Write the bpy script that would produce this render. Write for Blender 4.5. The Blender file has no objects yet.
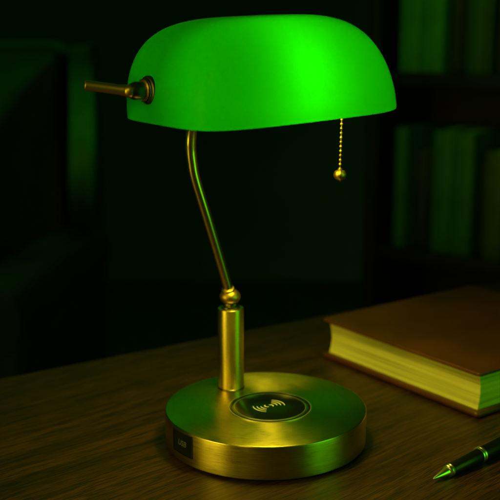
import bpy, bmesh, math, random
from mathutils import Vector, Matrix, Quaternion
R = math.radians
random.seed(4)
scn = bpy.context.scene

# ------------------------------------------------------------------ camera
cd = bpy.data.cameras.new('camera'); cam = bpy.data.objects.new('camera', cd)
scn.collection.objects.link(cam); scn.camera = cam
cam.location = (-.01249, -.76079, .32784)
cam.rotation_euler = (R(90) - .22266, 0, 0)
cd.sensor_width = 36; cd.lens = 72.92; cd.clip_start = .02; cd.clip_end = 50
cd.dof.use_dof = True; cd.dof.focus_distance = .735; cd.dof.aperture_fstop = 7.2

# ------------------------------------------------------------------ world, lights, exposure
w = bpy.data.worlds.new('World'); scn.world = w; w.use_nodes = True
bg = w.node_tree.nodes['Background']
bg.inputs[0].default_value = (.12, 1, .006, 1); bg.inputs[1].default_value = .024
scn.view_settings.view_transform = 'Standard'; scn.view_settings.look = 'None'
scn.view_settings.exposure = 0; scn.view_settings.gamma = 1

def area(name, loc, target, size, power, col, sy=None, spread=180):
    l = bpy.data.lights.new(name, 'AREA'); l.energy = power; l.color = col
    l.shape = 'RECTANGLE'; l.size = size; l.size_y = sy or size
    o = bpy.data.objects.new(name, l); scn.collection.objects.link(o); o.location = loc
    l.spread = R(spread)
    o.rotation_euler = (Vector(target) - Vector(loc)).to_track_quat('-Z', 'Y').to_euler()
    return o
WARM = (1, .78, .04); GREEN = (.06, 1, .006)
area('warm_room_light', (-.85, -.55, .27), (-.02, 0, .05), .45, .95, WARM, .55, 95)
area('warm_high_light', (-.45, -.95, .80), (-.05, 0, .2), .22, .16, WARM, None, 60)
area('green_room_light', (.80, -.42, .25), (.05, .03, .04), .46, .62, (.14, 1, .006), .50, 120)
def spot(name, loc, target, power, angle, col, r=.12):
    l = bpy.data.lights.new(name, 'SPOT'); l.energy = power; l.color = col
    l.spot_size = R(angle); l.spot_blend = 1; l.shadow_soft_size = r
    o = bpy.data.objects.new(name, l); scn.collection.objects.link(o); o.location = loc
    o.rotation_euler = (Vector(target) - Vector(loc)).to_track_quat('-Z', 'Y').to_euler()
spot('green_shelf_fill', (.15, .55, .75), (.50, 1.35, .22), 5, 62, GREEN)  # added fill spot that brightens the book spines
spot('green_chair_fill', (.35, 1.0, .45), (-.46, 1.35, .14), 150, 24, GREEN)  # added fill spot aimed at the chair wing to light its side
area('green_reflection_fill', (-.1, 2.7, 1.35), (0, 0, .1), 2.6, 1.2, GREEN, .9)  # added lamp above the frame, gives the brass base a green reflection

# ------------------------------------------------------------------ helpers
def link(o): scn.collection.objects.link(o); return o
def tag(o, label=None, cat=None, group=None, kind=None):
    for k, v in (('label', label), ('category', cat), ('group', group), ('kind', kind)):
        if v: o[k] = v
    return o
def empty(name, loc=(0, 0, 0), rz=0):
    o = link(bpy.data.objects.new(name, None)); o.location = loc; o.rotation_euler = (0, 0, rz)
    o.empty_display_size = .02
    return o
def obj(name, bm, mats, parent=None, smooth=True, loc=None, angle=35):
    me = bpy.data.meshes.new(name)
    bmesh.ops.recalc_face_normals(bm, faces=bm.faces[:])
    if smooth:
        for f in bm.faces: f.smooth = True
        for e in bm.edges:
            if len(e.link_faces) == 2 and e.calc_face_angle(0) > R(angle): e.smooth = False
    bm.to_mesh(me); bm.free()
    for m in (mats if isinstance(mats, (list, tuple)) else [mats]): me.materials.append(m)
    o = link(bpy.data.objects.new(name, me))
    if parent: o.parent = parent
    if loc: o.location = loc
    return o
def lathe(prof, n=96, bm=None, M=None):
    """prof: list of (r, z); first/last r == 0 closes the end."""
    bm = bm or bmesh.new(); rings = []
    for r, z in prof:
        if r < 1e-7: rings.append([bm.verts.new((0, 0, z))])
        else: rings.append([bm.verts.new((r*math.cos(2*math.pi*k/n), r*math.sin(2*math.pi*k/n), z)) for k in range(n)])
    for a, b in zip(rings, rings[1:]):
        for k in range(n):
            k2 = (k+1) % n
            if len(a) == 1 and len(b) == 1: continue
            if len(a) == 1: bm.faces.new((a[0], b[k], b[k2]))
            elif len(b) == 1: bm.faces.new((a[k], a[k2], b[0]))
            else: bm.faces.new((a[k], a[k2], b[k2], b[k]))
    if M is not None:
        vs = [v for r in rings for v in r]; bmesh.ops.transform(bm, matrix=M, verts=vs)
    return bm
def rounded(r, z0, z1, c=.001, k=4, inner=True):
    """cylinder profile with rounded rims"""
    p = [(0, z0)]
    for i in range(k+1):
        a = -math.pi/2 + i*math.pi/2/k; p.append((r-c+c*math.cos(a), z0+c+c*math.sin(a)))
    for i in range(k+1):
        a = i*math.pi/2/k; p.append((r-c+c*math.cos(a), z1-c+c*math.sin(a)))
    return p + [(0, z1)]
def align(p, d):
    return Matrix.Translation(Vector(p)) @ Vector(d).to_track_quat('Z', 'Y').to_matrix().to_4x4()
def catmull(pts, per=12):
    P = [Vector(p) for p in pts]; P = [2*P[0]-P[1]] + P + [2*P[-1]-P[-2]]; out = []
    for i in range(1, len(P)-2):
        for k in range(per):
            t = k/per; a, b, c, d = P[i-1:i+3]
            out.append(.5*((2*b)+(c-a)*t+(2*a-5*b+4*c-d)*t*t+(3*b-a-3*c+d)*t**3))
    return out + [P[-2]]
def tube(pts, r, n=32, bm=None, capr=True):
    bm = bm or bmesh.new(); rings = []; up = None
    for i, p in enumerate(pts):
        t = (pts[min(i+1, len(pts)-1)] - pts[max(i-1, 0)]).normalized()
        if up is None: up = t.orthogonal().normalized()
        up = (up - t*up.dot(t)).normalized(); s = t.cross(up)
        rr = r(i/(len(pts)-1)) if callable(r) else r
        rings.append([bm.verts.new(p + up*rr*math.cos(2*math.pi*k/n) + s*rr*math.sin(2*math.pi*k/n)) for k in range(n)])
    for a, b in zip(rings, rings[1:]):
        for k in range(n): bm.faces.new((a[k], a[(k+1) % n], b[(k+1) % n], b[k]))
    bm.faces.new(rings[0]); bm.faces.new(rings[-1][::-1])
    return bm
def box(bm, x0, x1, y0, y1, z0, z1, bev=0, seg=3, M=None):
    r = bmesh.ops.create_cube(bm, size=1)['verts']
    for v in r: v.co = Vector((x0+(x1-x0)*(v.co.x+.5), y0+(y1-y0)*(v.co.y+.5), z0+(z1-z0)*(v.co.z+.5)))
    if bev:
        es = list({e for v in r for e in v.link_edges})
        q = bmesh.ops.bevel(bm, geom=es, offset=bev, segments=seg, affect='EDGES', profile=.5)
        r = list({v for f in q['faces'] for v in f.verts} | {v for v in r if v.is_valid})
    if M is not None: bmesh.ops.transform(bm, matrix=M, verts=r)
    return r

# ------------------------------------------------------------------ materials
def mat(name, col=(.5, .5, .5), rough=.5, metal=0, **kw):
    m = bpy.data.materials.new(name); m.use_nodes = True
    b = m.node_tree.nodes['Principled BSDF']
    b.inputs['Base Color'].default_value = (*col, 1); b.inputs['Roughness'].default_value = rough
    b.inputs['Metallic'].default_value = metal
    for k, v in kw.items(): b.inputs[k].default_value = v
    return m
def N(m, t, **kw):
    n = m.node_tree.nodes.new(t)
    for k, v in kw.items():
        if k in n.inputs: n.inputs[k].default_value = v
        else: setattr(n, k, v)
    return n
def L(m, a, b): m.node_tree.links.new(a, b)
def P(m): return m.node_tree.nodes['Principled BSDF']
def ramp(m, stops):
    r = N(m, 'ShaderNodeValToRGB'); e = r.color_ramp.elements
    while len(e) < len(stops): e.new(.5)
    for x, (p, c) in zip(e, stops): x.position = p; x.color = (*c, 1)
    return r
def bump(m, src, dist, strength=1.0, normal=None):
    b = N(m, 'ShaderNodeBump'); b.inputs['Distance'].default_value = dist; b.inputs['Strength'].default_value = strength
    L(m, src, b.inputs['Height'])
    if normal: L(m, normal, b.inputs['Normal'])
    return b
def coord_scaled(m, sc, rot=(0, 0, 0)):
    tc = N(m, 'ShaderNodeTexCoord'); mp = N(m, 'ShaderNodeMapping')
    mp.inputs['Scale'].default_value = sc; mp.inputs['Rotation'].default_value = rot
    L(m, tc.outputs['Object'], mp.inputs['Vector']); return mp

def brushed(name, col, rough=.3, aniso=.75, scale=1.0):
    """metal turned and brushed round the object's z axis"""
    m = mat(name, col, rough, 1.0); p = P(m)
    p.inputs['Anisotropic'].default_value = aniso
    p.inputs['Anisotropic Rotation'].default_value = .25
    tg = N(m, 'ShaderNodeTangent'); tg.direction_type = 'RADIAL'; tg.axis = 'Z'
    L(m, tg.outputs[0], p.inputs['Tangent'])
    tc = N(m, 'ShaderNodeTexCoord'); sx = N(m, 'ShaderNodeSeparateXYZ'); L(m, tc.outputs['Object'], sx.inputs[0])
    cxy = N(m, 'ShaderNodeCombineXYZ'); L(m, sx.outputs[0], cxy.inputs[0]); L(m, sx.outputs[1], cxy.inputs[1])
    ln = N(m, 'ShaderNodeVectorMath', operation='LENGTH'); L(m, cxy.outputs[0], ln.inputs[0])
    nm = N(m, 'ShaderNodeVectorMath', operation='NORMALIZE'); L(m, cxy.outputs[0], nm.inputs[0])
    sc = N(m, 'ShaderNodeVectorMath', operation='SCALE'); L(m, nm.outputs[0], sc.inputs[0]); sc.inputs['Scale'].default_value = 6*scale
    add = N(m, 'ShaderNodeMath', operation='MULTIPLY_ADD'); L(m, ln.outputs['Value'], add.inputs[0]); add.inputs[1].default_value = 1.0
    L(m, sx.outputs[2], add.inputs[2])
    fine = N(m, 'ShaderNodeMath', operation='MULTIPLY'); L(m, add.outputs[0], fine.inputs[0]); fine.inputs[1].default_value = 2600.0
    cz = N(m, 'ShaderNodeCombineXYZ'); L(m, fine.outputs[0], cz.inputs[2])
    v = N(m, 'ShaderNodeVectorMath', operation='ADD'); L(m, sc.outputs[0], v.inputs[0]); L(m, cz.outputs[0], v.inputs[1])
    n = N(m, 'ShaderNodeTexNoise', Scale=1.0, Detail=3.0, Roughness=.65); L(m, v.outputs[0], n.inputs['Vector'])
    mr = N(m, 'ShaderNodeMapRange'); L(m, n.outputs[0], mr.inputs[0])
    mr.inputs[3].default_value = rough-.10; mr.inputs[4].default_value = rough+.12
    L(m, mr.outputs[0], p.inputs['Roughness'])
    sm = N(m, 'ShaderNodeTexNoise', Scale=28.0, Detail=5.0, Roughness=.6); L(m, tc.outputs['Object'], sm.inputs['Vector'])
    s2 = N(m, 'ShaderNodeMapRange'); L(m, sm.outputs[0], s2.inputs[0]); s2.inputs[1].default_value = .45; s2.inputs[2].default_value = .75; s2.inputs[3].default_value = 0; s2.inputs[4].default_value = .13
    ad = N(m, 'ShaderNodeMath', operation='ADD'); L(m, mr.outputs[0], ad.inputs[0]); L(m, s2.outputs[0], ad.inputs[1]); L(m, ad.outputs[0], p.inputs['Roughness'])
    cr = ramp(m, [(.32, tuple(c*.70 for c in col)), (.62, col)]); L(m, n.outputs[0], cr.inputs[0]); L(m, cr.outputs[0], p.inputs['Base Color'])
    b = bump(m, n.outputs[0], .00007, .7); L(m, b.outputs[0], p.inputs['Normal'])
    return m
BR = (.74, .61, .18)
M_brass = brushed('brushed_brass', BR, .29, .8)
M_brass_post = brushed('brushed_brass_post', BR, .32, .6)
M_arm = mat('smooth_brass_tube', (.74, .60, .18), .20, 1.0)
M_polish = mat('polished_antique_brass', (.62, .42, .12), .42, 1.0)
_n = N(M_polish, 'ShaderNodeTexNoise', Scale=220.0, Detail=4.0)
_mp = coord_scaled(M_polish, (1, 1, 1)); L(M_polish, _mp.outputs[0], _n.inputs['Vector'])
_r = ramp(M_polish, [(.38, (.30, .19, .05)), (.62, (.66, .45, .13))]); L(M_polish, _n.outputs[0], _r.inputs[0]); L(M_polish, _r.outputs[0], P(M_polish).inputs['Base Color'])
M_satin = mat('satin_antique_brass', (.52, .38, .11), .42, 1.0)
M_dark = mat('aged_dark_brass', (.16, .15, .07), .32, 1.0)
M_rubber = mat('black_rubber', (.02, .02, .02), .7)

def glass_outer():
    m = bpy.data.materials.new('green_opal_glass'); m.use_nodes = True; nt = m.node_tree
    for n in list(nt.nodes):
        if n.type != 'OUTPUT_MATERIAL': nt.nodes.remove(n)
    out = [n for n in nt.nodes][0]
    tr = N(m, 'ShaderNodeBsdfTranslucent', Color=(.0036, .175, .0001, 1)); df = N(m, 'ShaderNodeBsdfDiffuse', Color=(.002, .10, .002, 1))
    mx = N(m, 'ShaderNodeMixShader'); mx.inputs[0].default_value = .25
    L(m, tr.outputs[0], mx.inputs[1]); L(m, df.outputs[0], mx.inputs[2])
    gl = N(m, 'ShaderNodeBsdfGlossy', Color=(.25, .9, .15, 1)); gl.inputs['Roughness'].default_value = .35
    fr = N(m, 'ShaderNodeFresnel'); fr.inputs[0].default_value = 1.2
    m2 = N(m, 'ShaderNodeMixShader'); L(m, fr.outputs[0], m2.inputs[0]); L(m, mx.outputs[0], m2.inputs[1]); L(m, gl.outputs[0], m2.inputs[2])
    L(m, m2.outputs[0], out.inputs[0]); return m
def glass_inner():
    m = bpy.data.materials.new('milky_glass_lining'); m.use_nodes = True; nt = m.node_tree
    for n in list(nt.nodes):
        if n.type != 'OUTPUT_MATERIAL': nt.nodes.remove(n)
    out = [n for n in nt.nodes][0]
    tr = N(m, 'ShaderNodeBsdfTransparent', Color=(.5, 1, .35, 1)); df = N(m, 'ShaderNodeBsdfDiffuse', Color=(.35, .62, .25, 1))
    mx = N(m, 'ShaderNodeMixShader'); mx.inputs[0].default_value = .45
    L(m, tr.outputs[0], mx.inputs[1]); L(m, df.outputs[0], mx.inputs[2]); L(m, mx.outputs[0], out.inputs[0]); return m
M_glass, M_lining = glass_outer(), glass_inner()
def emit(name, col, s):
    m = mat(name, (.8, .8, .7), .4); P(m).inputs['Emission Color'].default_value = (*col, 1); P(m).inputs['Emission Strength'].default_value = s; return m
M_bulb = emit('lit_frosted_bulb', (1, .79, .045), 160)
M_fill_tube = emit('glowing_fill_tube', (1, .79, .045), 118)  # emission for the added tube that fills the shade evenly

def wood(name, c0, c1, c2, rot, rough=.42):
    m = mat(name, c1, rough); p = P(m)
    tc = N(m, 'ShaderNodeTexCoord'); mp0 = N(m, 'ShaderNodeMapping'); mp0.inputs['Rotation'].default_value = (0, 0, rot)
    L(m, tc.outputs['Object'], mp0.inputs[0])
    warp = N(m, 'ShaderNodeTexNoise', Scale=2.2, Detail=2.0); L(m, mp0.outputs[0], warp.inputs['Vector'])
    wv = N(m, 'ShaderNodeVectorMath', operation='MULTIPLY_ADD'); L(m, warp.outputs['Color'], wv.inputs[0]); wv.inputs[1].default_value = (.0, .06, 0); L(m, mp0.outputs[0], wv.inputs[2])
    def layer(sx, sy, det, ro):
        mp = N(m, 'ShaderNodeMapping'); mp.inputs['Scale'].default_value = (sx, sy, 1); L(m, wv.outputs[0], mp.inputs[0])
        n = N(m, 'ShaderNodeTexNoise', Scale=1.0, Detail=det, Roughness=ro); L(m, mp.outputs[0], n.inputs['Vector']); return n
    a = layer(2.2, 30, 5, .6); b = layer(9, 260, 5, .75); c = layer(48, 1000, 3, .6)
    r1 = ramp(m, [(.30, c0), (.50, c1), (.72, c2)]); L(m, a.outputs[0], r1.inputs[0])
    r2 = ramp(m, [(.42, (.30, .27, .24)), (.53, (1, 1, 1))]); L(m, b.outputs[0], r2.inputs[0])
    r3 = ramp(m, [(.42, (.06, .05, .04)), (.50, (1, 1, 1))]); L(m, c.outputs[0], r3.inputs[0])
    x1 = N(m, 'ShaderNodeMix', data_type='RGBA', blend_type='MULTIPLY'); x1.inputs[0].default_value = .8
    L(m, r1.outputs[0], x1.inputs[6]); L(m, r2.outputs[0], x1.inputs[7])
    x2 = N(m, 'ShaderNodeMix', data_type='RGBA', blend_type='MULTIPLY'); x2.inputs[0].default_value = .85
    L(m, x1.outputs[2], x2.inputs[6]); L(m, r3.outputs[0], x2.inputs[7])
    L(m, x2.outputs[2], p.inputs['Base Color'])
    b1 = bump(m, b.outputs[0], .00035, .6); b2 = bump(m, c.outputs[0], .0002, .6, b1.outputs[0]); L(m, b2.outputs[0], p.inputs['Normal'])
    mr = N(m, 'ShaderNodeMapRange'); L(m, b.outputs[0], mr.inputs[0]); mr.inputs[3].default_value = rough+.15; mr.inputs[4].default_value = rough-.08
    L(m, mr.outputs[0], p.inputs['Roughness'])
    return m
M_wood = wood('dark_oak', (.027, .009, .0035), (.070, .025, .008), (.112, .043, .0145), R(-6))
M_shelfwood = wood('dark_shelf_wood', (.006, .006, .004), (.010, .009, .005), (.015, .013, .007), 0)

def leather(name, col, rough=.5, sc=900, d=.00012):
    m = mat(name, col, rough); p = P(m)
    mp = coord_scaled(m, (1, 1, 1))
    v = N(m, 'ShaderNodeTexVoronoi', Scale=float(sc)); L(m, mp.outputs[0], v.inputs['Vector'])
    n = N(m, 'ShaderNodeTexNoise', Scale=14.0, Detail=6.0); L(m, mp.outputs[0], n.inputs['Vector'])
    r = ramp(m, [(.3, tuple(c*.7 for c in col)), (.7, tuple(min(1, c*1.25) for c in col))]); L(m, n.outputs[0], r.inputs[0]); L(m, r.outputs[0], p.inputs['Base Color'])
    b = bump(m, v.outputs['Distance'], d, .7); L(m, b.outputs[0], p.inputs['Normal'])
    mr = N(m, 'ShaderNodeMapRange'); L(m, n.outputs[0], mr.inputs[0]); mr.inputs[3].default_value = rough-.16; mr.inputs[4].default_value = rough+.12
    L(m, mr.outputs[0], p.inputs['Roughness'])
    return m
M_cover = leather('brown_leather_cloth', (.100, .031, .011), .42)
M_chair = leather('dark_armchair_leather', (.018, .028, .016), .5, 260, .0006)

def paper():
    m = mat('cream_page_edges', (.80, .70, .42), .7); p = P(m)
    mp = coord_scaled(m, (6, 6, 1500)); n = N(m, 'ShaderNodeTexNoise', Scale=1.0, Detail=2.0, Roughness=.5); L(m, mp.outputs[0], n.inputs['Vector'])
    mp2 = coord_scaled(m, (3, 3, 420)); n2 = N(m, 'ShaderNodeTexNoise', Scale=1.0, Detail=3.0); L(m, mp2.outputs[0], n2.inputs['Vector'])
    r = ramp(m, [(.38, (.36, .33, .14)), (.50, (.70, .68, .30)), (.62, (.82, .80, .42))]); 
    mx = N(m, 'ShaderNodeMath', operation='MULTIPLY_ADD'); L(m, n.outputs[0], mx.inputs[0]); mx.inputs[1].default_value = .5
    hf = N(m, 'ShaderNodeMath', operation='MULTIPLY'); L(m, n2.outputs[0], hf.inputs[0]); hf.inputs[1].default_value = .5
    L(m, hf.outputs[0], mx.inputs[2]); L(m, mx.outputs[0], r.inputs[0]); L(m, r.outputs[0], p.inputs['Base Color'])
    b = bump(m, mx.outputs[0], .0006, .7); L(m, b.outputs[0], p.inputs['Normal'])
    return m
M_paper = paper()
M_pad = mat('black_pad_plastic', (.006, .012, .006), .2, 0, **{'Specular IOR Level': .35})
M_padring = mat('thin_steel_ring', (.75, .78, .65), .4, 1.0)
M_print = mat('pale_grey_print', (.92, .92, .92), .5)
M_print_dim = mat('grey_print', (.10, .11, .09), .6)
M_port = mat('black_port_plastic', (.006, .009, .006), .6, 0, **{'Specular IOR Level': .12})
M_lacquer = mat('black_pen_lacquer', (.008, .009, .008), .3, 0, **{'Specular IOR Level': .35})
M_steel = mat('polished_steel', (.72, .72, .66), .30, 1.0)

# ------------------------------------------------------------------ room
DR = R(33.2)                       # the desk's edge runs away to the right
FLOOR = -.75
bm = bmesh.new(); box(bm, -4, 5, -2, 4.4, FLOOR-.1, FLOOR)
m = wood('dark_floor_boards', (.03, .06, .02), (.05, .10, .035), (.07, .14, .05), R(70), .6)
tag(obj('floor', bm, m, smooth=False), kind='structure')
bm = bmesh.new(); box(bm, -4, 5, 3.4, 3.5, FLOOR, 2.2)
mw = mat('dark_green_grey_wall', (.06, .075, .05), .7)
_n = N(mw, 'ShaderNodeTexNoise', Scale=3.0, Detail=6.0); _r = ramp(mw, [(.3, (.045, .15, .06)), (.7, (.065, .20, .08))])
_m = coord_scaled(mw, (1, 1, 1)); L(mw, _m.outputs[0], _n.inputs['Vector']); L(mw, _n.outputs[0], _r.inputs[0]); L(mw, _r.outputs[0], P(mw).inputs['Base Color'])
tag(obj('wall', bm, mw, smooth=False), kind='structure')

# ------------------------------------------------------------------ desk
desk = empty('desk', (-.2477, .1419, FLOOR), DR)
tag(desk, 'dark brown oak desk that the green lamp, the book and the pen stand on', 'desk')
bm = bmesh.new()
# local frame: x along the far edge, y towards the room; the far edge passes through the origin
box(bm, -.75, 1.25, -1.15, 0, .72, .75, .003, 3)
obj('desk_top', bm, M_wood, desk)
bm = bmesh.new(); box(bm, -.70, 1.20, -.075, -.055, .62, .719); box(bm, -.70, 1.20, -1.095, -1.075, .62, .719)
box(bm, -.72, -.70, -1.05, -.10, .62, .719); box(bm, 1.20, 1.22, -1.05, -.10, .62, .719)
obj('apron', bm, M_wood, desk)
for lx in (-.71, 1.21):
    for ly in (-.065, -1.085):
        bm = bmesh.new(); box(bm, lx-.03, lx+.03, ly-.03, ly+.03, 0, .7185, .003)
        obj('leg', bm, M_wood, desk)

# ------------------------------------------------------------------ the lamp
lamp = empty('desk_lamp')
tag(lamp, 'brass desk lamp with lit green glass shade and round base standing on the desk', 'lamp')
HB = .0281
prof = [(0, .0010), (.0775, .0010), (.0785, .0014)]
prof += [(.0800-.0012+.0012*math.cos(a), .0028+.0012*math.sin(a)) for a in [R(-60), R(-30), 0]]
prof += [(.0800, .010), (.0800, .020)]
prof += [(.0800-.0011+.0011*math.cos(R(a)), HB-.0011+.0011*math.sin(R(a))) for a in (0, 22, 45, 68, 90)]
prof += [(.06, HB), (.04, HB), (.02, HB), (0, HB)]
base = obj('base', lathe(prof, 192), M_brass, lamp)
foot = obj('foot_ring', lathe([(0, 0), (.074, 0), (.074, .0012), (0, .0012)], 96), M_rubber, base)
# charging pad
PC = Vector((.0034, -.0025, 0))
bm = lathe([(0, HB-.001), (.0322, HB-.001), (.0322, HB+.0003), (.0318, HB+.0005), (.0302, HB+.0005), (.0300, HB-.0002), (.0286, HB-.0002), (.0284, HB+.0002), (.0280, HB+.0004), (0, HB+.0004)], 128)
pad = obj('charging_pad', bm, M_pad, base, loc=PC)
def ring(r0, r1, z0, z1): 
    b = bmesh.new(); n = 128; prof = [(r0, z0), (r0, z1), (r1, z1), (r1, z0)]; rs = []
    for r, z in prof: rs.append([b.verts.new((r*math.cos(2*math.pi*k/n), r*math.sin(2*math.pi*k/n), z)) for k in range(n)])
    for i in range(4):
        a, c = rs[i], rs[(i+1) % 4]
        for k in range(n): b.faces.new((a[k], a[(k+1) % n], c[(k+1) % n], c[k]))
    return b
obj('outer_ring', ring(.0322, .0329, HB-.0008, HB+.0006), M_padring, base, loc=PC)
obj('inner_ring', ring(.0281, .0285, HB-.0002, HB+.00055), M_padring, base, loc=PC)
# wireless charging mark: two fans of three arcs about a small bar
bm = bmesh.new(); zt = HB+.0005
def arc_strip(bm, c, r, a0, a1, wd, n=26):
    pr_ = []
    for k in range(n+1):
        t = k/n; a = a0+(a1-a0)*t; ww = wd*(.35+.65*math.sin(math.pi*t)**.6)
        pr_.append([bm.verts.new((c[0]+(r+s*ww/2)*math.cos(a), c[1]+(r+s*ww/2)*math.sin(a), zz)) for s, zz in ((-1, zt), (1, zt), (1, zt+.00015), (-1, zt+.00015))])
    for p, q in zip(pr_, pr_[1:]):
        for j in range(4): bm.faces.new((p[j], p[(j+1) % 4], q[(j+1) % 4], q[j]))
    bm.faces.new(pr_[0]); bm.faces.new(pr_[-1][::-1])
for r, hw in ((.0120, 40), (.0090, 38), (.0060, 36)):
    for ctr in (222, 42):
        c = (.0008*math.cos(R(ctr)), .0008*math.sin(R(ctr)))
        arc_strip(bm, c, r, R(ctr-hw), R(ctr+hw), .00085)
for s in (-1, 1):
    arc_strip(bm, (s*.0012, 0), .0022, R(42+(180 if s < 0 else 0)-80), R(42+(180 if s < 0 else 0)+80), .0011)
obj('charging_mark', bm, M_print, base, loc=PC + Vector((-.0008, .0012, 0)))
# usb port panel, curved with the base side
bm = bmesh.new(); A0, A1, z0, z1 = R(-151.3), R(-134.2), .0090, .0258
def curved_panel(bm, a0, a1, z0, z1, r0, r1, n=16, cr=.0012):
    cols = []
    for k in range(n+1):
        a = a0+(a1-a0)*k/n; d = min(k, n-k)/n*(a1-a0)*.08
        ins = cr*(1-min(1, d/cr))**2 if d < cr else 0
        cols.append([bm.verts.new((r*math.cos(a), r*math.sin(a), z)) for r, z in ((r0, z0+ins), (r1, z0+ins), (r1, z1-ins), (r0, z1-ins))])
    for p, q in zip(cols, cols[1:]):
        for j in range(4): bm.faces.new((p[j], p[(j+1) % 4], q[(j+1) % 4], q[j]))
    bm.faces.new(cols[0]); bm.faces.new(cols[-1][::-1])
curved_panel(bm, A0, A1, z0, z1, .0785, .08025)
port = obj('usb_panel', bm, M_port, base)
bm = bmesh.new()
for a0, a1, q0, q1 in ((A0-.006, A0-.001, z0-.0004, z1+.0004), (A1+.001, A1+.007, z0-.0004, z1+.0004), (A0-.001, A1+.001, z1+.0001, z1+.0005), (A0-.001, A1+.001, z0-.0005, z0-.0001)):
    curved_panel(bm, a0, a1, q0, q1, .0790, .0808, 12, 0)
obj('usb_panel_trim', bm, M_dark, base)
cu = bpy.data.curves.new('lettering', 'FONT'); cu.body = 'USB'; cu.size = .0062; cu.align_x = 'CENTER'; cu.align_y = 'CENTER'; cu.extrude = .00005; cu.shear = .25; cu.offset = .0001
to = link(bpy.data.objects.new('lettering_source', cu)); bpy.context.view_layer.update()
me = bpy.data.meshes.new_from_object(to.evaluated_get(bpy.context.evaluated_depsgraph_get())); bpy.data.objects.remove(to)
am = (A0+A1)/2
for v in me.vertices:
    a = am + v.co.x/.0808; v.co = Vector(((.08035+v.co.z)*math.cos(a), (.08035+v.co.z)*math.sin(a), .0172+v.co.y))
me.materials.clear(); me.materials.append(M_print_dim)
lt = link(bpy.data.objects.new('usb_lettering', me)); lt.parent = base

# post
SX, SY = -.0284, .0427
ZP = .0973
post = obj('post', lathe(rounded(.0108, HB+.0002, ZP, .0007), 96), M_brass_post, lamp, loc=(SX, SY, 0))
obj('post_base_ring', lathe([(0, HB), (.0113, HB), (.0113, HB+.0008), (.0108, HB+.0012), (0, HB+.0012)], 96), M_dark, post)
obj('neck', lathe([(0, ZP), (.0074, ZP), (.0077, ZP+.0005), (.0076, ZP+.0013), (.0062, ZP+.0018), (.0058, ZP+.0026), (.0064, ZP+.0032), (.0060, ZP+.0042), (0, ZP+.0042)], 64), M_dark, post)
BZ = .1067
ball = [(.0086*math.cos(R(a)), BZ+.0066*math.sin(R(a))) for a in range(-80, 81, 8)]
obj('ball_joint', lathe([(0, BZ-.0066)]+ball+[(0, BZ+.0066)], 64), M_polish, lamp, loc=(SX-.0005, SY, 0))
# curved arm, continuing up inside the shade
U = Vector((math.cos(.5856), math.sin(.5856), .043)).normalized()     # shade's long axis
SC = Vector((-.0012, 0, .2617))
ax = SC + Vector((0, 0, .020))
top = ax + U*(-.062)
apts = [(-.0303, .0422, .1085), (-.0305, .0420, .1133), (-.0387, .036, .1450), (-.0472, .030, .1765), (-.0553, .025, .2061), (-.0577, .0235, .2205), (-.0585, .0225, .2330), (-.0575, .020, .2475), (-.0565, .010, .2610), (-.0550, -.010, .2740), tuple(top)]
bm = tube(catmull(apts), .0042, 40)
obj('arm', bm, M_arm, lamp)
bm = lathe([(0, -.0004), (.0052, -.0004), (.0055, .0004), (.0052, .0014), (.0045, .0018), (0, .0018)], 48, M=align((-.0305, .0412, .1128), (-.09, -.27, .72)))
obj('arm_ferrule', bm, M_polish, lamp)
obj('shade_rail', tube([ax+U*-.078, ax+U*-.03, ax+U*.03, ax+U*.085], .0028, 24), M_dark, lamp)
# socket and bulb, plus an added glowing tube that evens the shade's glow
F = Vector((.553, -.833, 0))
tb = ax + Vector((0, 0, -.0075))
fill_led = obj('glow_fill_tube', tube([tb+U*-.040, tb+U*-.02, tb+U*.03, tb+U*.050], .0038, 24), M_fill_tube, lamp)
for u_ in (-.042, .052):
    obj('fill_tube_cap', tube([tb+U*(u_-.003), tb+U*(u_+.003)], .0046, 24), M_dark, fill_led)
obj('socket_stem', tube([ax+U*-.0085, ax+U*-.0085+F*.007+Vector((0, 0, .004)), ax+U*-.0085+F*.0135+Vector((0, 0, .004))], .0042, 20), M_dark, lamp)
so = obj('socket', lathe([(0, -.002), (.0065, -.002), (.0075, 0), (.0075, .011), (.006, .013), (0, .013)], 40, M=align(ax+U*-.0085+F*.015+Vector((0, 0, .004)), F+Vector((0, 0, -.1)))), M_dark, lamp)
obj('bulb', lathe([(0, .012), (.005, .012), (.0055, .015), (.0070, .019), (.0082, .024), (.0082, .029), (.0068, .0335), (.0036, .0362), (0, .0370)], 40, M=align(ax+U*-.0085+F*.015+Vector((0, 0, .004)), F+Vector((0, 0, -.1)))), M_bulb, so)

# glass shade : superellipsoid shell, rounded rim
Q = dict(a=.09424, b=.07243, h=.07007, e1=.4926, eL=.3918, eR=.6205, e1r=.5105, ezl=.7548, ezr=1.2243, aL=.97933)
def spw(x, e): return math.copysign(abs(x)**e, x)
def sh_pt(T, PH, off=0.0):
    w_ = .5+.5*math.cos(T); e2 = Q['eL']+(Q['eR']-Q['eL'])*w_; E1 = Q['e1']+(Q['e1r']-Q['e1'])*w_; EZ = Q['ezl']+(Q['ezr']-Q['ezl'])*w_
    cr = max(0, math.cos(PH))**E1; a, b, h = Q['a']-off, Q['b']-off, Q['h']-off
    x = a*cr*spw(math.cos(T), e2); y = b*cr*spw(math.sin(T), e2)
    if x < 0: x *= Q['aL']
    return Vector((x, y, h*max(0, math.sin(PH))**EZ))
def resample(f, lo, hi, n, N_=4000):
    ps = [f(lo+(hi-lo)*i/N_) for i in range(N_+1)]; d = [0]
    for p, q in zip(ps, ps[1:]): d.append(d[-1]+(q-p).length)
    out = []; j = 0
    for k in range(n+1):
        t = d[-1]*k/n
        while j < N_-1 and d[j+1] < t: j += 1
        out.append(lo+(hi-lo)*(j+(t-d[j])/max(1e-12, d[j+1]-d[j]))/N_)
    return out
NT, NP = 200, 56
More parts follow.
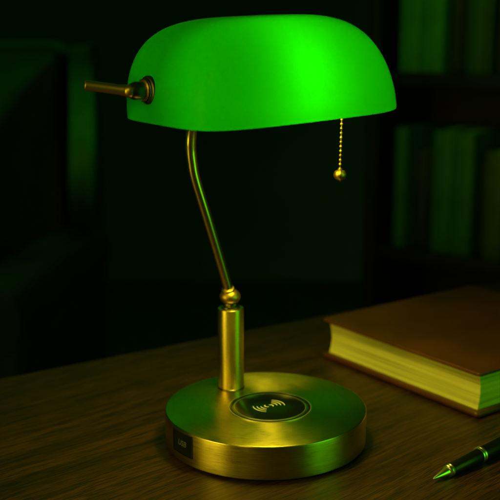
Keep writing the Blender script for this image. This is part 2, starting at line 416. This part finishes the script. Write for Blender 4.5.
Ts = resample(lambda t: sh_pt(t, 0), 0, 2*math.pi, NT)[:-1]
PHs = [resample(lambda p: sh_pt(T, p), 0, math.pi/2, NP, 600) for T in Ts]
ca, sa = math.cos(-.04275), math.sin(-.04275)
RM = Matrix.Rotation(.5856, 4, 'Z') @ Matrix(((ca, 0, sa, 0), (0, 1, 0, 0), (-sa, 0, ca, 0), (0, 0, 0, 1)))
RM = Matrix.Translation(SC) @ RM
bm = bmesh.new(); grids = []
for off in (0, .0026):
    g = []
    for i, T in enumerate(Ts):
        g.append([bm.verts.new(sh_pt(T, PHs[i][j], off)) for j in range(NP)])
    apex = bm.verts.new(sh_pt(0, math.pi/2, off)); grids.append((g, apex))
for gi, (g, apex) in enumerate(grids):
    for i in range(NT):
        i2 = (i+1) % NT
        for j in range(NP-1):
            f = bm.faces.new((g[i][j], g[i2][j], g[i2][j+1], g[i][j+1])); f.material_index = gi
        f = bm.faces.new((g[i][NP-1], g[i2][NP-1], apex)); f.material_index = gi
# rounded rim bead
prev_o, prev_i = [c[0] for c in grids[0][0]], [c[0] for c in grids[1][0]]
for k in range(1, 5):
    s = math.pi*k/10
    no, ni = [], []
    for i in range(NT):
        o_, i_ = grids[0][0][i][0].co, grids[1][0][i][0].co; mid = (o_+i_)/2; hv = (o_-i_)/2
        d = Vector((0, 0, -.0013*math.sin(s))); no.append(bm.verts.new(mid+hv*math.cos(s)+d)); ni.append(bm.verts.new(mid-hv*math.cos(s)+d))
    for i in range(NT):
        i2 = (i+1) % NT
        bm.faces.new((prev_o[i], prev_o[i2], no[i2], no[i])); bm.faces.new((ni[i], ni[i2], prev_i[i2], prev_i[i]))
    prev_o, prev_i = no, ni
for i in range(NT): bm.faces.new((prev_o[i], prev_o[(i+1) % NT], prev_i[(i+1) % NT], prev_i[i]))
bmesh.ops.transform(bm, matrix=RM, verts=bm.verts[:])
shade = obj('glass_shade', bm, [M_glass, M_lining], lamp, angle=80)

# end knobs
def end_knob(S, D, side, lever):
    D = Vector(D).normalized(); M = align(S, D)
    c = obj('shade_collar', lathe([(0, -.004), (.0098, -.004), (.0101, .0004), (.0096, .0014), (.0084, .0018), (.0082, .0030), (.0074, .0034), (.0066, .0036), (0, .0036)], 64, M=M), M_dark, lamp)
    obj('collar_bead', lathe([(0, .003), (.0072, .003), (.0079, .0040), (.0080, .0046), (.0072, .0054), (0, .0054)], 64, M=M), M_polish, c)
    h = obj('pivot_barrel', lathe([(0, .004), (.0060, .004), (.0064, .006), (.0063, .0115), (.0050, .0150), (.0040, .0165), (0, .0168)], 48, M=M), M_dark, lamp)
    return c, h, M
S = Vector((-.0838, -.0416, .2803)); D = (-.80, -.60, -.01)
c, h, M = end_knob(S, D, -1, True)
E_ = S + Vector(D).normalized()*.0150
bm = lathe([(0, -.0052)]+[(.0048*math.cos(R(a)), .0052*math.sin(R(a))) for a in range(-75, 76, 15)]+[(0, .0052)], 32, M=align(E_, D))
obj('lever_knuckle', bm, M_satin, h)
p0 = E_ + Vector((-.002, .000, .0002)); p1 = Vector((-.1262, -.0560, .2846))
dd = (p1-p0)
bm = tube([p0, p0+dd*.12, p0+dd*.2, p0+dd*.93, p0+dd*.98, p1], lambda t: [.0040, .0039, .0035, .0036, .0036, .0030][round(t*5)], 28)
obj('lever', bm, M_satin, h)
SR = ax + U*.0865
end_knob(SR, U, 1, False)

# pull chain
ct = Vector((.0597, .035, .2700)); cb = Vector((.05875, .035, .2135))
chain = bmesh.new(); nb = 17
for k in range(nb):
    p = ct.lerp(cb, k/(nb-1)); bmesh.ops.create_uvsphere(chain, u_segments=14, v_segments=9, radius=.00118, matrix=Matrix.Translation(p))
tube([ct, ct.lerp(cb, .5), cb], .00035, 8, chain)
ch = obj('pull_chain', chain, M_polish, lamp, angle=80)
tube_bm = tube([ct, ct.lerp(ax+U*.06, .5), ax+U*.045], .0015, 12)
obj('chain_switch', tube_bm, M_dark, ch)
KZ = .2087
bm = lathe([(0, .0052), (.0016, .0052), (.0018, .0040), (.0040, .0030), (.0050, .0010), (.0051, 0), (.0049, -.0013), (.0036, -.0034), (.0018, -.0042), (0, -.0043)], 40)
obj('pull_knob', bm, M_polish, ch, loc=(.0588, .035, KZ))
bm = lathe([(.00515, -.0005), (.0053, 0), (.00515, .0005), (.0050, 0), (.00515, -.0005)], 40, M=Matrix.Rotation(R(90), 4, 'Y'))
obj('knob_seam', bm, M_dark, ch, loc=(.0590, .035, KZ-.0003))

# ------------------------------------------------------------------ the book
BA = Vector((.0588, .2026, 0)); BB = Vector((.1792, .0396, 0)); BD = Vector((.2361, .3267, 0))
bx = (BB-BA).normalized(); LX = (BB-BA).length; byv = Vector((-bx.y, bx.x, 0)); LY = (BD-BA).length; TH = .0407
rz = math.atan2(bx.y, bx.x)
book = empty('book', BA, rz)
tag(book, 'thick brown hardcover book with cream page edges lying behind the pen', 'book')
def board(z0, z1, name, bev):
    bm = bmesh.new(); nx, ny = 28, 28
    pts = []
    def warp(x, y, z): 
        e = .0006*math.sin(x*23+1)*math.sin(y*19) 
        return Vector((x, y, z+(e if z1 > .02 else 0)))
    n = 10; rc = .004; outline = []
    for cx_, cy_, a0 in ((LX-rc, rc, -90), (LX-rc, LY-rc, 0), (rc, LY-rc, 90), (rc, rc, 180)):
        for k in range(n+1): outline.append((cx_+rc*math.cos(R(a0+90*k/n)), cy_+rc*math.sin(R(a0+90*k/n))))
    cxm, cym = LX/2, LY/2; layers = []
    K = 5
    prof = [(bev*(1-math.cos(R(90*k/K))), z1-bev+bev*math.sin(R(90*k/K))) for k in range(K+1)]
    prof = [(bev*(1-math.cos(R(90*k/K))), z0+bev-bev*math.sin(R(90*k/K))) for k in range(K, -1, -1)] + prof
    for ins, z in prof:
        L_ = []
        for x, y in outline:
            d = Vector((x-cxm, y-cym)); L_.append(bm.verts.new((x-math.copysign(ins, d.x), y-math.copysign(ins, d.y), z)))
        layers.append(L_)
    for p, q in zip(layers, layers[1:]):
        for k in range(len(p)): bm.faces.new((p[k], p[(k+1) % len(p)], q[(k+1) % len(p)], q[k]))
    bm.faces.new(layers[0][::-1]); bm.faces.new(layers[-1])
    return obj(name, bm, M_cover, book, angle=40)
board(.0004, .0058, 'lower_cover', .0024)
board(TH-.0032, TH, 'upper_cover', .0011)
# page block: local x along the fore-edge, y towards the spine; the fore-edge (y=inset) is slightly hollow
bm = bmesh.new(); ins = .0056; zb, zt_ = .0058, TH-.0032; nz = 44; rows = []
for k in range(nz+1):
    t = k/nz; z = zb+(zt_-zb)*t; hol = .0028*math.sin(math.pi*t)**.9; j = random.uniform(-.00012, .00012); jx = random.uniform(-.0001, .0001)
    row = []
    nxs = 40
    for i in range(nxs+1): 
        s = i/nxs; row.append(bm.verts.new((ins+jx+(LX-2*ins)*s, ins+hol+j+.00025*math.sin(9*s+t*5), z+.0005*math.sin(s*5+.6)*math.sin(math.pi*t))))
    for i in range(1, 21): row.append(bm.verts.new((LX-ins+jx+.0002*math.sin(i*.5+k*.3), ins+hol*(1-i/20)+(LY-.012-ins)*i/20, z)))
    for i in range(1, 11): row.append(bm.verts.new((LX-ins-(LX-2*ins)*i/10, LY-.012, z)))
    for i in range(1, 20): row.append(bm.verts.new((ins+jx, ins+hol*(i/20)+(LY-.012-ins)*(1-i/20), z)))
    rows.append(row)
for p, q in zip(rows, rows[1:]):
    for k in range(len(p)): bm.faces.new((p[k], p[(k+1) % len(p)], q[(k+1) % len(p)], q[k]))
bm.faces.new(rows[0][::-1]); bm.faces.new(rows[-1])
obj('page_block', bm, M_paper, book, angle=60)
bm = bmesh.new(); rows = []
for k in range(15):
    a = R(-90+180*k/14); rows.append([bm.verts.new((x, LY-.006+.008*math.cos(a), TH/2+(TH/2-.0010)*math.sin(a))) for x in (.001, LX-.001)] )
for p, q in zip(rows, rows[1:]): bm.faces.new((p[0], p[1], q[1], q[0]))
bm.faces.new([r[0] for r in rows]); bm.faces.new([r[1] for r in rows][::-1]); bm.faces.new((rows[0][0], rows[-1][0], rows[-1][1], rows[0][1]))
obj('spine', bm, M_cover, book)

# ------------------------------------------------------------------ the pen
p_tip = Vector((.1205, -.0795, .0030)); p_far = Vector((.1825, -.0262, .0066))
pd = (p_far-p_tip).normalized()
pen = empty('pen', (p_tip.x, p_tip.y, 0)); pen_o = Vector((p_tip.x, p_tip.y, 0))
tag(pen, 'black lacquered pen with silver rings and pointed metal tip lying before the book', 'pen')
Mp = align(p_tip-pen_o, pd)
obj('pen_tip', lathe([(0, 0), (.0004, .0002), (.0006, .0012), (.0011, .0022), (.0034, .0150), (.0036, .0166), (0, .0166)], 40, M=Mp), M_steel, pen)
obj('front_ring', lathe([(0, .0164), (.0044, .0164), (.0048, .0171), (.0047, .0180), (.0043, .0184), (.0045, .0190), (.0049, .0197), (.0048, .0206), (0, .0206)], 48, M=Mp), M_steel, pen)
obj('grip', lathe([(0, .0204), (.0044, .0204), (.0050, .0215), (.0058, .050), (.0058, .0535), (0, .0535)], 48, M=Mp), M_lacquer, pen)
obj('middle_ring', lathe([(0, .0533), (.0060, .0533), (.0063, .0540), (.0062, .0550), (.0059, .0554), (.0063, .0560), (.0063, .0572), (.0059, .0577), (0, .0577)], 48, M=Mp), M_steel, pen)
obj('barrel', lathe([(0, .0576), (.0058, .0576), (.0061, .060), (.0062, .100), (.0056, .132), (.0044, .139), (.002, .1405), (0, .1408)], 48, M=Mp), M_lacquer, pen)

# ------------------------------------------------------------------ armchair (out of focus, left)
chair = empty('armchair', (-.645, 1.30, FLOOR), R(-8))
tag(chair, 'dark leather wing armchair out of focus behind the left end of the desk', 'armchair')
def cush(name, *a, bev=.04, parent=chair, M=None, mt=None):
    bm = bmesh.new(); box(bm, *a, bev, 5, M); return obj(name, bm, mt or M_chair, parent, angle=60)
cush('backrest', -.34, .17, .30, .44, .30, 1.03, bev=.05)
cush('seat_cushion', -.30, .13, -.28, .29, .28, .46, bev=.05)
cush('seat_base', -.34, .17, -.28, .44, .12, .29, bev=.02)
for s in (-1, 1):
    xa = .135 if s > 0 else -.42
    bm = bmesh.new(); box(bm, xa, xa+.115, -.26, .34, .14, .54, .03, 4)
    # rolled top of the arm
    tube([Vector((xa+.055, -.275, .545)), Vector((xa+.055, 0, .55)), Vector((xa+.055, .31, .55))], .072, 28, bm)
    obj('armrest', bm, M_chair, chair, angle=60)
    bm = bmesh.new(); xs = .20 if s > 0 else -.37
    n = 16; front = []
    for k in range(n+1):
        z = .56+.46*k/n; f = .15*math.sin(math.pi*(k/n)**.8)**.8; front.append((z, .30-f))
    vs = []
    for z, yf in front: 
        b_ = .045*(s)*(1-abs((z-.79)/.25)**2)
        vs.append([bm.verts.new((xs+b_-.022, yf, z)), bm.verts.new((xs+b_+.022, yf, z)), bm.verts.new((xs+.022, .40, z)), bm.verts.new((xs-.022, .40, z))])
    for p, q in zip(vs, vs[1:]):
        for j in range(4): bm.faces.new((p[j], p[(j+1) % 4], q[(j+1) % 4], q[j]))
    bm.faces.new(vs[0]); bm.faces.new(vs[-1][::-1])
    obj('wing', bm, M_chair, chair, angle=60)
    for yy in (-.22, .38):
        bm = lathe([(0, 0), (.018, 0), (.028, .12), (0, .12)], 20); obj('leg', bm, M_shelfwood, chair, loc=(xa+.05, yy, 0))

# ------------------------------------------------------------------ bookcase with books (out of focus, right)
# local x runs along the shelves to the right and towards the viewer, local y into the case
case_o = Vector((.290, 1.42, FLOOR)); CR = R(-36)
case = empty('bookcase', case_o, CR)
tag(case, 'dark wooden bookcase out of focus in the corner behind the book', 'bookcase')
bm = bmesh.new(); box(bm, -.06, -.035, 0, .30, 0, 2.1, .002); obj('side_panel', bm, M_shelfwood, case)
bm = bmesh.new(); box(bm, 1.0, 1.025, 0, .30, 0, 2.1, .002); obj('side_panel', bm, M_shelfwood, case)
bm = bmesh.new(); box(bm, -.035, 1.0, .27, .29, 0, 2.1); obj('back_panel', bm, M_shelfwood, case)
SH = [.08, .590, .972, 1.35, 1.70, 2.06]
for z in SH:
    bm = bmesh.new(); box(bm, -.034, .999, .004, .269, z-.03, z, .002); obj('shelf', bm, M_shelfwood, case)
books = []
def bookmat(col):
    return leather('book_cloth', col, .55, 300, .0003)
GRN, OLV, BLK, BRN, DGR, LGR = bookmat((.03, .20, .03)), bookmat((.035, .06, .012)), bookmat((.010, .014, .010)), bookmat((.08, .06, .03)), bookmat((.015, .07, .02)), bookmat((.012, .10, .03))
M_pages2 = mat('tan_pages', (.5, .45, .3), .8)  # one even tan for the pages of all shelf books
def shelf_book(x, z, wd, h, dp, mt, label, y0=.02):
    e = empty('shelf_book'); e.matrix_world = Matrix.Translation(case_o) @ Matrix.Rotation(CR, 4, 'Z') @ Matrix.Translation((x, y0, z+.0005))
    tag(e, label, 'book', 'books standing on the bookcase shelves')
    bm = bmesh.new(); t = .003
    box(bm, 0, wd, 0, .006, 0, h, .0025, 3)
    box(bm, 0, t, .0062, dp, 0, h); box(bm, wd-t, wd, .0062, dp, 0, h)
    for zz in ((.16, .82) if wd > .03 else (.10, .70, .88)): box(bm, -.0006, wd+.0006, -.0012, .004, h*zz, h*zz+.006, .001, 2)
    obj('cover', bm, mt, e)
    bm = bmesh.new(); box(bm, t+.0003, wd-t-.0003, .0065, dp-.004, .003, h-.004); obj('pages', bm, M_pages2, e, smooth=False)
UP, LO = SH[2]+.039, SH[1]+.045
U_ = SH[2]; L_ = SH[1]
B = [ # x, shelf z, width, height, depth, material, label, y
 (.005, U_, .046, .30, .17, GRN, 'broad pale green book on the upper shelf nearest the lamp shade', .02),
 (.053, U_, .050, .31, .18, GRN, 'second pale green book from the left on the upper shelf', .022),
 (.105, U_, .024, .25, .16, BLK, 'slim black book beside the pale green pair on the upper shelf', .05),
 (.130, U_, .026, .26, .16, BLK, 'black book left of the olive edged green book on the upper shelf', .05),
 (.160, U_, .036, .29, .18, DGR, 'dull green book right of the black books on the upper shelf', .02),
 (.198, U_, .012, .28, .17, OLV, 'thin olive book on the upper shelf', .02),
 (.214, U_, .022, .27, .17, BLK, 'narrow black book right of the thin olive one on the upper shelf', .04),
 (.240, U_, .030, .29, .18, DGR, 'dull green book at the right edge of the upper shelf', .02),
 (.002, L_, .026, .262, .16, LGR, 'narrow pale green book leftmost on the lower shelf', .02),
 (.030, L_, .030, .21, .16, BLK, 'black book right of the leftmost pale green book on the lower shelf', .06),
 (.062, L_, .028, .22, .16, BLK, 'black book left of the green pair on the lower shelf', .06),
 (.094, L_, .042, .262, .17, LGR, 'left one of the broad green pair on the lower shelf', .02),
 (.137, L_, .046, .260, .18, LGR, 'right one of the broad green pair on the lower shelf', .02),
 (.186, L_, .024, .20, .16, BLK, 'black book left of the olive brown book on the lower shelf', .06),
 (.213, L_, .040, .225, .17, OLV, 'olive brown book at the right edge of the lower shelf', .02),
]
for b in B: shelf_book(*b)
